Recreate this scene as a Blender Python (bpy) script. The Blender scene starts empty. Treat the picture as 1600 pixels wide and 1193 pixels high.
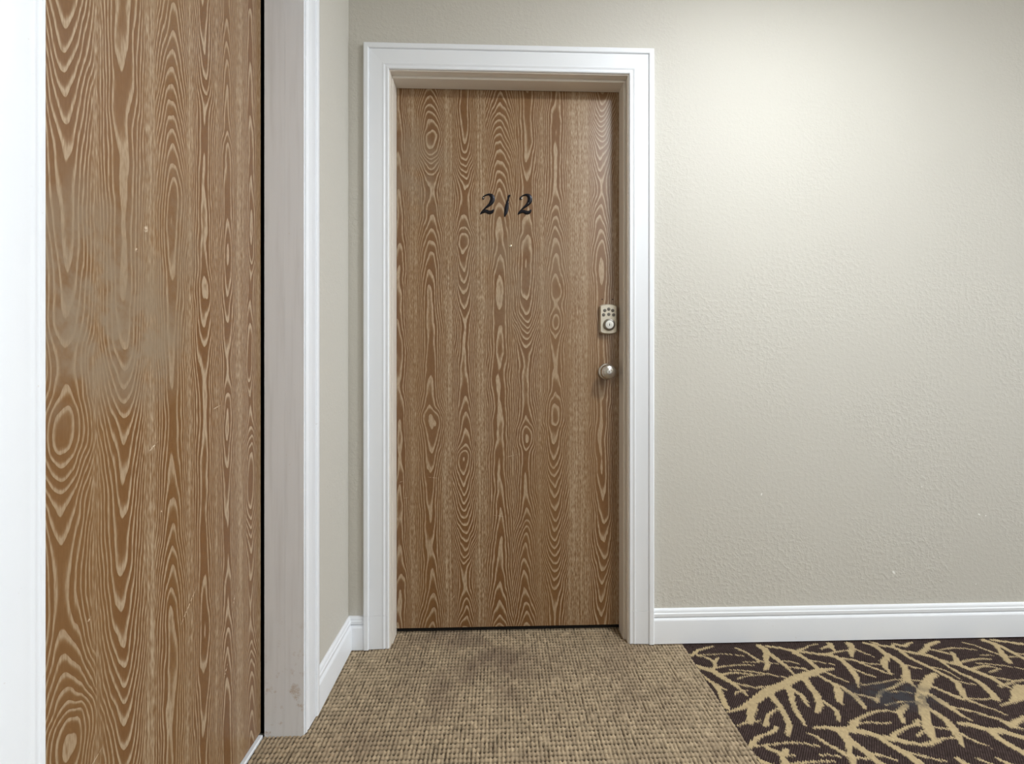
import bpy, bmesh, math, random
import numpy as np
from mathutils import Vector

random.seed(7); rng = np.random.default_rng(11)
scene = bpy.context.scene
COL = scene.collection

# ------------------------------------------------------------------ camera, world, exposure
# room axes: back wall plane y = 0 (room towards -y), x to the right, floor z = 0
F_PX = 840.0
cam_d = bpy.data.cameras.new('camera'); cam = bpy.data.objects.new('camera', cam_d); COL.objects.link(cam)
cam_d.sensor_fit = 'HORIZONTAL'; cam_d.sensor_width = 36.0; cam_d.lens = F_PX / 1600 * 36
cam_d.shift_x = -12.0 / 1600; cam_d.shift_y = -29.5 / 1600
cam_d.clip_start = 0.02
cam.location = (0, -1.905, 1.0)
cam.rotation_euler = (math.radians(90), 0, -math.atan(32 / 840))
scene.camera = cam

world = bpy.data.worlds.new('world'); scene.world = world; world.use_nodes = True
world.node_tree.nodes['Background'].inputs[0].default_value = (1, .96, .9, 1)
world.node_tree.nodes['Background'].inputs[1].default_value = 0.0
vs = scene.view_settings
vs.view_transform = 'Standard'; vs.look = 'None'; vs.gamma = 1.0; vs.use_curve_mapping = False
vs.exposure = 0.08
scene.cycles.max_bounces = 6; scene.cycles.diffuse_bounces = 4; scene.cycles.glossy_bounces = 2
scene.cycles.caustics_reflective = False; scene.cycles.caustics_refractive = False
LAMP_L = 122.0           # radiance of the glass bowls of the corridor ceiling lights
LAMP_COL = (.91, .965, 1.0, 1)
LAMP_XY = (0.95, -1.0)
FILL_L = 16.0             # radiance of the added unseen window, fill light from the corridor's far end
FILL_COL = (.89, .95, 1.0, 1)

# ------------------------------------------------------------------ helpers
def lin(r, g, b):
    f = lambda c: (c / 255 / 12.92) if c / 255 <= .04045 else ((c / 255 + .055) / 1.055) ** 2.4
    return (f(r), f(g), f(b), 1.0)

def tag(o, label=None, cat=None, kind=None, group=None):
    if label: o['label'] = label
    if cat: o['category'] = cat
    if kind: o['kind'] = kind
    if group: o['group'] = group
    return o

def empty(name, loc):
    o = bpy.data.objects.new(name, None); COL.objects.link(o); o.location = loc; o.empty_display_size = .05
    return o

def obj(name, bm, mat, parent=None, loc=(0, 0, 0), smooth=False, origin_world=None):
    """link a bmesh as one object. Coordinates of bm are in the parent's frame (offset by loc)."""
    bmesh.ops.recalc_face_normals(bm, faces=bm.faces)
    me = bpy.data.meshes.new(name); bm.to_mesh(me); bm.free()
    if smooth:
        for p in me.polygons: p.use_smooth = True
        try: me.set_sharp_from_angle(angle=math.radians(35))
        except Exception: pass
    o = bpy.data.objects.new(name, me); COL.objects.link(o); o.location = loc
    if mat: me.materials.append(mat)
    if parent: o.parent = parent
    return o

def add_box(bm, x0, x1, y0, y1, z0, z1, bevel=0.0, seg=1):
    r = bmesh.ops.create_cube(bm, size=1)
    for v in r['verts']:
        v.co = Vector(((x0 + x1) / 2 + v.co.x * (x1 - x0), (y0 + y1) / 2 + v.co.y * (y1 - y0), (z0 + z1) / 2 + v.co.z * (z1 - z0)))
    if bevel > 0:
        es = set(e for v in r['verts'] for e in v.link_edges)
        bmesh.ops.bevel(bm, geom=list(es), offset=bevel, segments=seg, affect='EDGES', profile=.6)
    return bm

def box(*a, **k):
    return add_box(bmesh.new(), *a, **k)

def loft(rings, cap=True, closed=True):
    """rings: list of lists of points (same count); joins consecutive rings"""
    bm = bmesh.new(); V = [[bm.verts.new(p) for p in r] for r in rings]; n = len(V[0])
    for a, b in zip(V, V[1:]):
        for i in range(n if closed else n - 1):
            j = (i + 1) % n
            try: bm.faces.new((a[i], a[j], b[j], b[i]))
            except ValueError: pass
    if cap:
        for r in (V[0], V[-1]):
            try: bm.faces.new(r)
            except ValueError: pass
    return bm

def lathe(profile, axis='-Y', n=40, c=(0, 0, 0)):
    """profile: (radius, height along axis)"""
    rings = []
    for r, h in profile:
        ring = []
        for k in range(n):
            t = 2 * math.pi * k / n
            if axis == '-Y': ring.append((c[0] + r * math.cos(t), c[1] - h, c[2] + r * math.sin(t)))
            else: ring.append((c[0] + r * math.cos(t), c[1] + r * math.sin(t), c[2] + h))
        rings.append(ring)
    return loft(rings)

# ------------------------------------------------------------------ node helpers
class NT:
    def __init__(s, name):
        s.m = bpy.data.materials.new(name); s.m.use_nodes = True
        s.t = s.m.node_tree; s.t.nodes.clear()
        s.out = s.t.nodes.new('ShaderNodeOutputMaterial'); s.b = s.t.nodes.new('ShaderNodeBsdfPrincipled')
        s.t.links.new(s.b.outputs[0], s.out.inputs[0])
    def n(s, ty, **kw):
        nd = s.t.nodes.new(ty)
        for k, v in kw.items(): setattr(nd, k, v)
        return nd
    def put(s, sock, v):
        if hasattr(v, 'is_output') or isinstance(v, bpy.types.NodeSocket): s.t.links.new(v, sock)
        else: sock.default_value = v
    def math(s, op, a, b=0.0, c=None, clamp=False):
        nd = s.n('ShaderNodeMath', operation=op); nd.use_clamp = clamp
        s.put(nd.inputs[0], a); s.put(nd.inputs[1], b)
        if c is not None: s.put(nd.inputs[2], c)
        return nd.outputs[0]
    def mix(s, f, a, b):
        nd = s.n('ShaderNodeMix', data_type='FLOAT'); s.put(nd.inputs[0], f); s.put(nd.inputs[2], a); s.put(nd.inputs[3], b)
        return nd.outputs[0]
    def mixc(s, f, a, b, blend='MIX'):
        nd = s.n('ShaderNodeMix', data_type='RGBA', blend_type=blend); s.put(nd.inputs[0], f); s.put(nd.inputs[6], a); s.put(nd.inputs[7], b)
        return nd.outputs[2]
    def ss(s, x, lo, hi):
        nd = s.n('ShaderNodeMapRange', interpolation_type='SMOOTHSTEP'); s.put(nd.inputs[0], x)
        s.put(nd.inputs[1], lo); s.put(nd.inputs[2], hi); return nd.outputs[0]
    def comb(s, x, y, z):
        nd = s.n('ShaderNodeCombineXYZ'); s.put(nd.inputs[0], x); s.put(nd.inputs[1], y); s.put(nd.inputs[2], z); return nd.outputs[0]
    def obj_xyz(s):
        tc = s.n('ShaderNodeTexCoord'); sp = s.n('ShaderNodeSeparateXYZ'); s.t.links.new(tc.outputs['Object'], sp.inputs[0])
        return tc.outputs['Object'], sp.outputs[0], sp.outputs[1], sp.outputs[2]
    def noise(s, vec, scale, detail=2.0, rough=.5, dist=0.0):
        nd = s.n('ShaderNodeTexNoise'); s.put(nd.inputs['Vector'], vec); nd.inputs['Scale'].default_value = scale
        nd.inputs['Detail'].default_value = detail; nd.inputs['Roughness'].default_value = rough; nd.inputs['Distortion'].default_value = dist
        return nd.outputs[0]
    def ramp(s, f, stops, interp='LINEAR'):
        nd = s.n('ShaderNodeValToRGB'); cr = nd.color_ramp; cr.interpolation = interp
        while len(cr.elements) > 1: cr.elements.remove(cr.elements[-1])
        cr.elements[0].position = stops[0][0]; cr.elements[0].color = stops[0][1]
        for p, c in stops[1:]:
            e = cr.elements.new(p); e.color = c
        s.put(nd.inputs[0], f); return nd.outputs[0]
    def bump(s, h, strength, dist):
        nd = s.n('ShaderNodeBump'); nd.inputs['Strength'].default_value = strength; nd.inputs['Distance'].default_value = dist
        s.put(nd.inputs['Height'], h); s.t.links.new(nd.outputs[0], s.b.inputs['Normal']); return nd
    def mark(s, a, c, ca, cc, length, width, ang):
        """0..1 mask of one short chip or scratch centred on (ca, cc) in the surface's own plane"""
        da = s.math('SUBTRACT', a, ca); dc = s.math('SUBTRACT', c, cc)
        co, si = math.cos(ang), math.sin(ang)
        u = s.math('ADD', s.math('MULTIPLY', da, co / length), s.math('MULTIPLY', dc, si / length))
        v = s.math('ADD', s.math('MULTIPLY', da, -si / width), s.math('MULTIPLY', dc, co / width))
        r = s.math('ADD', s.math('MULTIPLY', u, u), s.math('MULTIPLY', v, v))
        return s.math('SUBTRACT', 1.0, r, clamp=True)
    def basic(s, col, rough, metal=0.0, spec=.5):
        s.put(s.b.inputs['Base Color'], col); s.put(s.b.inputs['Roughness'], rough); s.b.inputs['Metallic'].default_value = metal
        s.b.inputs['Specular IOR Level'].default_value = spec

def simple(name, col, rough, metal=0.0, spec=.5, bump=None):
    t = NT(name); vec, x, y, z = t.obj_xyz()
    nz = t.noise(vec, 40, 3)
    c2 = tuple(min(1, v * 1.08) for v in col[:3]) + (1,); c1 = tuple(v * .92 for v in col[:3]) + (1,)
    t.basic(t.mixc(nz, c1, c2), rough, metal, spec)
    if bump: t.bump(t.noise(vec, bump[0], 3), bump[1], bump[2])
    return t.m

# ------------------------------------------------------------------ materials
def wood(name, hor, cols, marks, hazes):
    """cerused oak veneer: ring lines folded around vertical heart columns; every column has its own phase curve over height"""
    t = NT(name); vec, X, Y, Z = t.obj_xyz()
    h = X if hor == 'X' else Y
    # slow sideways wander of the columns and small tremble of the lines
    zvec = t.comb(t.math('MULTIPLY', h, 2.0), 0.0, t.math('MULTIPLY', Z, 2.3))
    wander = t.math('MULTIPLY', t.math('SUBTRACT', t.noise(zvec, 1.6, 2), .5), .035)
    tvec = t.comb(t.math('MULTIPLY', h, 34.0), 3.0, t.math('MULTIPLY', Z, 9.0))
    tremble = t.math('MULTIPLY', t.math('SUBTRACT', t.noise(tvec, 1.0, 2, .6), .5), .011)
    hx = t.math('ADD', t.math('ADD', h, wander), tremble)
    best = None; phi = None; idx = 0
    LO, HI = -20.0, 30.0
    zn = t.math('DIVIDE', Z, 2.1)
    for c, wid, pts in cols:
        fc = t.n('ShaderNodeFloatCurve'); cu = fc.mapping.curves[0]
        P = [(p[0] / 2.1, (p[1] - LO) / (HI - LO)) for p in pts]
        cu.points[0].location = P[0]; cu.points[1].location = P[-1]
        for q in P[1:-1]: cu.points.new(*q)
        fc.mapping.use_clip = False; fc.mapping.update()
        t.put(fc.inputs['Value'], zn)
        a = t.math('DIVIDE', t.math('ABSOLUTE', t.math('SUBTRACT', hx, c)), wid * .055)
        ph = t.math('ADD', fc.outputs[0], idx * 7.0)            # offset keeps the noise apart per column
        if best is None: best, phi = a, ph
        else:
            near = t.math('LESS_THAN', a, best)
            phi = t.mix(near, phi, ph); best = t.math('MINIMUM', best, a)
        idx += 1
    dist = t.math('MULTIPLY', best, .055)                         # metres from the column's heart
    soft = t.math('SUBTRACT', t.math('SQRT', t.math('ADD', t.math('MULTIPLY', dist, dist), .002025)), .045)
    side = t.math('MULTIPLY', soft, 215.0)
    k = t.math('MULTIPLY', phi, HI - LO)
    jv = t.comb(t.math('MULTIPLY', h, 14.0), t.math('MULTIPLY', phi, .02), t.math('MULTIPLY', Z, 4.0))
    jit = t.math('MULTIPLY', t.math('SUBTRACT', t.noise(jv, 1.0, 2, .6), .5), 3.2)
    ring = t.math('FRACT', t.math('ADD', t.math('ADD', side, k), jit))
    # thin fibres and open pores, always along the height
    fv = t.comb(t.math('MULTIPLY', h, 380.0), 0.0, t.math('MULTIPLY', Z, 7.0))
    fib = t.noise(fv, 1.0, 2, .65)
    pv = t.comb(t.math('MULTIPLY', h, 330.0), 5.0, t.math('MULTIPLY', Z, 55.0))
    pore = t.noise(pv, 1.0, 1)
    line = t.ramp(ring, [(0, (0, 0, 0, 1)), (.44, (.04, .04, .04, 1)), (.58, (.40, .40, .40, 1)), (.74, (1, 1, 1, 1)), (.93, (.95, .95, .95, 1)), (.985, (0, 0, 0, 1))])
    line = t.math('MULTIPLY', line, t.math('ADD', .55, t.math('MULTIPLY', pore, .8)), clamp=True)
    # away from the heart the rings close up into plain pale fibre
    fv2 = t.comb(t.math('MULTIPLY', h, 170.0), 2.0, t.math('MULTIPLY', Z, 1.2))
    band = t.noise(fv2, 1.0, 2, .6)
    plain = t.math('ADD', t.math('ADD', t.math('MULTIPLY_ADD', fib, 1.0, .12), t.math('MULTIPLY', t.math('SUBTRACT', band, .5), 1.3)), t.math('MULTIPLY', t.math('SUBTRACT', pore, .5), 1.2), clamp=True)
    edge = t.math('ADD', best, t.math('MULTIPLY', t.math('SUBTRACT', t.noise(zvec, 7.0, 1), .5), .35))
    far = t.ss(edge, .72, 1.05)
    val = t.mix(far, line, plain)
    val = t.math('ADD', t.math('ADD', val, t.math('MULTIPLY', t.math('SUBTRACT', fib, .5), .30)), t.math('MULTIPLY', t.math('SUBTRACT', pore, .48), .45), clamp=True)
    col = t.ramp(val, [(0, lin(116, 79, 44)), (.35, lin(132, 99, 66)), (.7, lin(156, 130, 101)), (1, lin(180, 158, 131))])
    # warm and cool veneer strips, worn grey haze
    sv = t.comb(t.math('MULTIPLY', h, 9.0), 0.0, t.math('MULTIPLY', Z, .6))
    strip = t.noise(sv, 1.0, 1)
    col = t.mixc(t.math('MULTIPLY', t.ss(strip, .42, .7), .30), col, lin(136, 102, 62))
    hz = t.ss(t.noise(vec, 11.0, 4, .65), .32, .62)
    for (ca, cc, ra, rc, amt) in hazes:
        da = t.math('DIVIDE', t.math('SUBTRACT', h, ca), ra); dc = t.math('DIVIDE', t.math('SUBTRACT', Z, cc), rc)
        m = t.math('SUBTRACT', 1.0, t.math('ADD', t.math('MULTIPLY', da, da), t.math('MULTIPLY', dc, dc)), clamp=True)
        m = t.math('MULTIPLY', t.math('MULTIPLY', m, hz), amt)
        col = t.mixc(m, col, lin(146, 128, 106))
    mk = t.ss(t.noise(vec, 260.0, 1), .35, .6)
    for (ca, cc, ln, wd, an) in marks:
        m = t.mark(h, Z, ca, cc, ln, wd, an)
        m = t.math('MULTIPLY', m, mk)
        col = t.mixc(m, col, lin(214, 196, 172))
    t.basic(col, .30, 0.0, .75)
    return t.m

def wall_paint():
    t = NT('beige_wall_paint'); vec, X, Y, Z = t.obj_xyz()
    n1 = t.noise(vec, 75, 2, .6); n2 = t.noise(vec, 210, 0)
    rough_zone = t.ss(t.noise(vec, 2.2, 1), .42, .62)
    hgt = t.math('ADD', t.math('MULTIPLY', t.ss(n1, .40, .70), t.math('ADD', .45, t.math('MULTIPLY', rough_zone, .75))), t.math('MULTIPLY', n2, .25))
    col = t.mixc(t.noise(vec, 3.0, 3), lin(199, 195, 186), lin(203, 199, 190))
    for (ca, cc, ln, wd, an) in [(.946, .527, .006, .003, 1.3), (1.758, .446, .006, .003, -.6), (1.783, .441, .004, .003, .4), (1.437, .238, .009, .005, -.9), (1.541, .549, .003, .002, 0), (1.746, .191, .003, .002, .5)]:
        col = t.mixc(t.math('MULTIPLY', t.mark(X, Z, ca, cc, ln, wd, an), 1.6, clamp=True), col, lin(238, 236, 230))
    t.basic(col, .62, 0, .35); t.bump(hgt, .30, .0022)
    return t.m

def trim_paint(name='white_trim_paint', dirty=False, c0=(233, 236, 241), c1=(237, 239, 243)):
    t = NT(name); vec, X, Y, Z = t.obj_xyz()
    col = t.mixc(t.noise(vec, 6, 3), lin(*c0), lin(*c1))
    sp = t.ss(t.noise(vec, 95, 2), .74, .80)
    col = t.mixc(t.math('MULTIPLY', sp, .30), col, lin(196, 184, 168))
    if dirty:
        st = t.comb(t.math('MULTIPLY', X, 60), 0, t.math('MULTIPLY', Z, 3))
        col = t.mixc(t.math('MULTIPLY', t.ss(t.noise(st, 1, 3), .45, .75), .35), col, lin(206, 206, 208))
        low = t.math('MULTIPLY', t.ss(t.noise(vec, 30, 4, .7), .55, .72), t.math('SUBTRACT', 1.0, t.math('DIVIDE', Z, .35), clamp=True))
        col = t.mixc(low, col, lin(190, 172, 155))
    t.basic(col, .38, 0, .45)
    wv = t.comb(t.math('MULTIPLY', X, 300), t.math('MULTIPLY', Y, 300), t.math('MULTIPLY', Z, 12))
    t.bump(t.math('ADD', t.noise(wv, 1, 2), t.math('MULTIPLY', t.noise(vec, 50, 3), .6)),   .10 if dirty else .035, .0012)
    return t.m

def carpet_mat(name, stain=None, soil=False):
    t = NT(name); vec, X, Y, Z = t.obj_xyz()
    at = t.n('ShaderNodeAttribute'); at.attribute_name = 'yarn'
    col = at.outputs['Color']
    fz = t.noise(vec, 900, 2)
    col = t.mixc(t.math('MULTIPLY', fz, .28), col, lin(60, 46, 36))
    if soil:
        s1 = t.ss(t.noise(vec, 3.4, 4, .6), .44, .68)
        col = t.mixc(t.math('MULTIPLY', s1, .34), col, lin(112, 94, 80))
        g = t.math('SUBTRACT', 1.0, t.math('ADD', t.math('POWER', t.math('DIVIDE', t.math('ABSOLUTE', t.math('ADD', X, .10)), .28), 2.0), t.math('POWER', t.math('DIVIDE', t.math('ABSOLUTE', t.math('ADD', Y, .10)), .35), 2.0)), clamp=True)
        col = t.mixc(t.math('MULTIPLY', t.math('MULTIPLY', g, t.ss(t.noise(vec, 7, 3), .38, .6)), .45), col, lin(98, 80, 70))
    if stain:
        (sx, sy, ra, rb) = stain
        da = t.math('DIVIDE', t.math('SUBTRACT', X, sx), ra); db = t.math('DIVIDE', t.math('SUBTRACT', Y, sy), rb)
        m = t.math('SUBTRACT', 1.0, t.math('ADD', t.math('MULTIPLY', da, da), t.math('MULTIPLY', db, db)), clamp=True)
        m = t.math('MULTIPLY', m, t.ss(t.noise(vec, 26, 4, .65), .36, .56))
        col = t.mixc(t.math('MULTIPLY', m, .85), col, lin(66, 66, 70))
    t.basic(col, .95, 0, .12)
    return t.m

M_WALL = wall_paint(); M_TRIM = trim_paint(); M_JAMB = trim_paint('scuffed_white_paint', True); M_TRIM_SHADE = trim_paint('shaded_trim_paint', False, (222, 215, 205), (228, 221, 211))  # the cream tone puts shade and warm bounce into the jamb's paint
M_CEIL = simple('ceiling_paint', lin(228, 225, 217), .8); M_WALL_PLAIN = simple('beige_corridor_paint', lin(205, 201, 192), .7)
M_DARK = simple('gap_shade', lin(22, 18, 15), .9)  # near-black for the shade inside gaps, holes and keyways
M_IRON = simple('black_iron', lin(34, 33, 38), .34, .75, bump=(300, .25, .001))
M_STEEL = simple('satin_nickel', lin(196, 190, 182), .30, 1.0)
M_PLATE = simple('champagne_nickel', lin(204, 196, 180), .42, .55)
M_CHROME = simple('bright_chrome', lin(222, 222, 222), .16, 1.0)
M_BUTTON = simple('grey_rubber', lin(104, 98, 90), .55)
M_COLLAR = simple('shaded_chrome', lin(150, 144, 136), .28, 1.0)  # collar metal darkened to carry the shadow ring around the cylinder
M_BRASS = simple('worn_brass', lin(206, 186, 150), .3, 1.0)
M_METAL_W = simple('white_enamel', lin(230, 228, 222), .45)
M_SLAB = simple('floor_slab', lin(70, 60, 52), .9)

# phase curves (height, ring phase): rising = arches pointing up, falling = pointing down, a dip = an eye
COLS_1 = [
 (-.371, .8, [(0, 0), (.4, 3), (.8, 5), (1.2, 6), (1.6, 9), (2.05, 11)]),
 (-.254, 1.0, [(0, 0), (.25, 4), (.36, 4.5), (.5, 3.7), (.75, .5), (.79, 0), (.85, 2), (1.0, 3.5), (1.28, 4.2), (1.45, 6.5), (1.57, 9), (1.65, 9.5), (1.73, 7), (1.83, 3), (1.87, 4), (2.05, 10)]),
 (-.129, .9, [(0, 8), (.1, 11), (.2, 13), (.3, 10), (.55, 2), (.64, 0), (.7, 2), (.85, 4.5), (1.05, 6), (1.15, 6), (1.29, 3.5), (1.42, .8), (1.45, 0), (1.52, 2), (1.6, 3), (1.66, 2.2), (1.83, -3), (1.9, -3.3), (2.05, -3.6)]),
 (.002, 1.05, [(0, 0), (.12, 3), (.3, 5), (.4, 6), (.6, 7.2), (1.0, 7.8), (1.3, 8.3), (1.45, 9), (1.6, 11), (1.98, 22), (2.05, 24)]),
 (.100, 1.0, [(0, 0), (.15, 4), (.35, 8), (.45, 11), (.6, 12.5), (.66, 12.2), (.72, 11), (.8, 13), (.95, 14), (1.05, 13), (1.22, 7), (1.35, 6), (1.45, 6.5), (1.5, 7.5), (1.65, 8), (1.75, 7), (2.05, 6)]),
 (.211, 1.0, [(0, 18), (.13, 17), (.3, 12), (.5, 7), (.66, 2.5), (.75, 1), (.79, 0), (.9, 2), (1.0, 3), (1.1, 2), (1.15, .6), (1.22, 1.6), (1.27, .8), (1.35, 2), (1.45, 4), (1.6, 7), (1.8, 8), (2.05, 8.5)]),
 (.385, 1.0, [(0, 9), (.13, 8), (.37, 3), (.6, 1.5), (.9, 1), (1.2, .5), (1.35, 0), (1.5, 2), (1.6, 4), (1.66, 5), (1.72, 4), (1.98, -6), (2.05, -8)]),
]
COLS_2 = [
 (-1.21, 1.0, [(0, 3), (.5, 8), (.9, 4), (1.4, 9), (2.05, 14)]),
 (-1.085, 1.1, [(0, 6), (.3, 3), (.40, .5), (.44, 0), (.5, 3), (.62, 7), (.68, 7.5), (.78, 6), (.85, 3), (.9, 1.5), (.96, 3), (1.0, 3.6), (1.06, 2), (1.15, 1), (1.25, .5), (1.3, 0), (1.55, -6), (2.05, -17)]),
 (-.963, 1.1, [(0, 16), (.3, 12), (.58, 5), (.7, 3.5), (.83, 2), (1.04, -4), (1.15, -5), (1.3, -5.2), (1.6, -7), (2.05, -10)]),
 (-.828, 1.0, [(0, 0), (.25, .6), (.5, 1), (.6, 3), (.72, 6), (.85, 7), (1.05, 6.6), (1.2, 6), (1.33, 5.4), (1.4, 7), (1.67, 15), (2.05, 21)]),
 (-.714, .95, [(0, 5), (.2, 4), (.35, 2.5), (.6, 3), (.8, 3.3), (1.0, 3), (1.1, 1.5), (1.16, .4), (1.2, 1), (1.3, 1.6), (1.55, 1.4), (1.6, .2), (1.75, -2), (2.05, -5)]),
 (-.612, .9, [(0, 0), (.3, 1), (.45, 4), (.6, 5), (.8, 3.5), (.85, 3), (1.0, 5), (1.05, 4.5), (1.2, 2.4), (1.25, 2), (1.35, 3), (1.5, 3.4), (1.55, 5), (1.7, 7), (1.8, 9), (2.05, 10)]),
 (-.494, .85, [(0, 0), (.2, 4), (.35, 8), (.5, 6), (.7, 1), (.9, 6), (1.0, 4), (1.2, 6), (1.3, 4), (1.5, 5), (2.05, 9)]),
]
M_WOOD1 = wood('limed_oak_number_door', 'X', COLS_1,
    [(.05, .655, .026, .0012, .25), (-.245, .575, .022, .001, -.1), (-.345, .50, .012, .001, .1), (.30, .66, .008, .001, .6), (-.365, .56, .01, .001, .3), (.0, .43, .03, .0008, -.15), (-.17, .13, .01, .001, .9)],
    [(-.30, 1.70, .16, .22, .5), (.05, 1.38, .3, .3, .35)])
M_WOOD2 = wood('limed_oak_side_door', 'Y', COLS_2,
    [(-.905, 1.243, .008, .006, 1.2), (-.885, .845, .018, .0022, .5), (-.86, .72, .003, .003, 0), (-.77, .50, .05, .0016, .75), (-.58, .43, .016, .0022, 1.1), (-1.05, .36, .05, .0013, .5), (-.66, .9, .02, .0013, .2), (-.62, .28, .016, .0024, 1.0), (-1.04, .60, .005, .003, .4), (-.93, 1.20, .004, .005, 1.5)],
    [(-1.05, 1.10, .16, .22, 1.0), (-.90, 1.03, .15, .13, .95), (-.86, 1.22, .16, .2, .6)])
M_TAN = carpet_mat('tan_loop_carpet', soil=True)
M_PAT = carpet_mat('branch_pattern_carpet', stain=(1.19, -.325, .16, .085))
# ------------------------------------------------------------------ the room shell
CEIL = 2.44; X_L = -.527; X_R = 7.2; Y_F = -3.5
D1_L, D1_R, D1_T = -.402, .478, 2.046          # rough opening of the numbered door
D2_N, D2_F, D2_T = -1.285, -.420, 2.046        # rough opening of the side door (along y)

bm = bmesh.new()
add_box(bm, X_L - .12, D1_L, 0, .145, -.02, CEIL); add_box(bm, D1_R, X_R, 0, .145, -.02, CEIL); add_box(bm, D1_L, D1_R, 0, .145, D1_T, CEIL)
tag(obj('wall_back', bm, M_WALL), 'beige textured back wall around the numbered door', 'wall', 'structure')
bm = bmesh.new()
add_box(bm, X_L - .16, X_L, D2_F, 0, -.02, CEIL); add_box(bm, X_L - .16, X_L, Y_F, D2_N, -.02, CEIL); add_box(bm, X_L - .16, X_L, D2_N, D2_F, D2_T, CEIL)
tag(obj('wall_left', bm, M_WALL), 'beige side wall holding the nearer wooden door at left', 'wall', 'structure')
tag(obj('wall_front', box(X_L - .16, X_R, Y_F - .1, Y_F, -.02, CEIL), M_WALL_PLAIN), 'beige corridor wall behind the viewer', 'wall', 'structure')
WY0, WY1, WZ0, WZ1 = -2.05, -.40, .35, 2.2    # opening for the added fill-light window
bm = bmesh.new()
add_box(bm, X_R, X_R + .1, Y_F - .1, WY0, -.02, CEIL); add_box(bm, X_R, X_R + .1, WY1, .145, -.02, CEIL); add_box(bm, X_R, X_R + .1, WY0, WY1, -.02, WZ0); add_box(bm, X_R, X_R + .1, WY0, WY1, WZ1, CEIL)
tag(obj('wall_right', bm, M_WALL_PLAIN), 'beige wall at the far end of the corridor', 'wall', 'structure')
tag(obj('ceiling', box(X_L - .16, X_R + .1, Y_F - .1, .145, CEIL, CEIL + .08), M_CEIL), 'pale flat ceiling over the corridor', 'ceiling', 'structure')
tag(obj('floor', box(X_L - .5, X_R + .1, Y_F - .1, .6, -.06, -.0085), M_SLAB), 'dark floor slab under both carpets', 'floor', 'structure')

# ------------------------------------------------------------------ carpets (loop pile built as relief)
def grid_mesh(name, P, faces, colors, mat):
    me = bpy.data.meshes.new(name)
    nv = len(P); nf = len(faces)
    me.vertices.add(nv); me.vertices.foreach_set('co', P.astype(np.float32).ravel())
    me.loops.add(nf * 4); me.loops.foreach_set('vertex_index', faces.astype(np.int32).ravel())
    me.polygons.add(nf); me.polygons.foreach_set('loop_start', np.arange(0, nf * 4, 4, dtype=np.int32))
    me.polygons.foreach_set('loop_total', np.full(nf, 4, dtype=np.int32))
    me.update(calc_edges=True)
    me.polygons.foreach_set('use_smooth', np.ones(nf, dtype=bool))
    a = me.color_attributes.new('yarn', 'FLOAT_COLOR', 'POINT'); a.data.foreach_set('color', colors.astype(np.float32).ravel())
    me.materials.append(mat)
    o = bpy.data.objects.new(name, me); COL.objects.link(o); return o

def prune(P, quads, C, keep):
    quads = quads[keep]; used = np.unique(quads); remap = -np.ones(len(P), dtype=np.int64); remap[used] = np.arange(len(used))
    return P[used], remap[quads], C[used]

def quads_of(nu, nv):
    i, j = np.meshgrid(np.arange(nu - 1), np.arange(nv - 1), indexing='ij'); a = (i * nv + j).ravel()
    return np.stack([a, a + nv, a + nv + 1, a + 1], 1)

TAN = np.array(lin(184, 165, 137)[:3]); TAN_D = np.array(lin(36, 24, 18)[:3]); SPLIT = .6535

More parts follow.
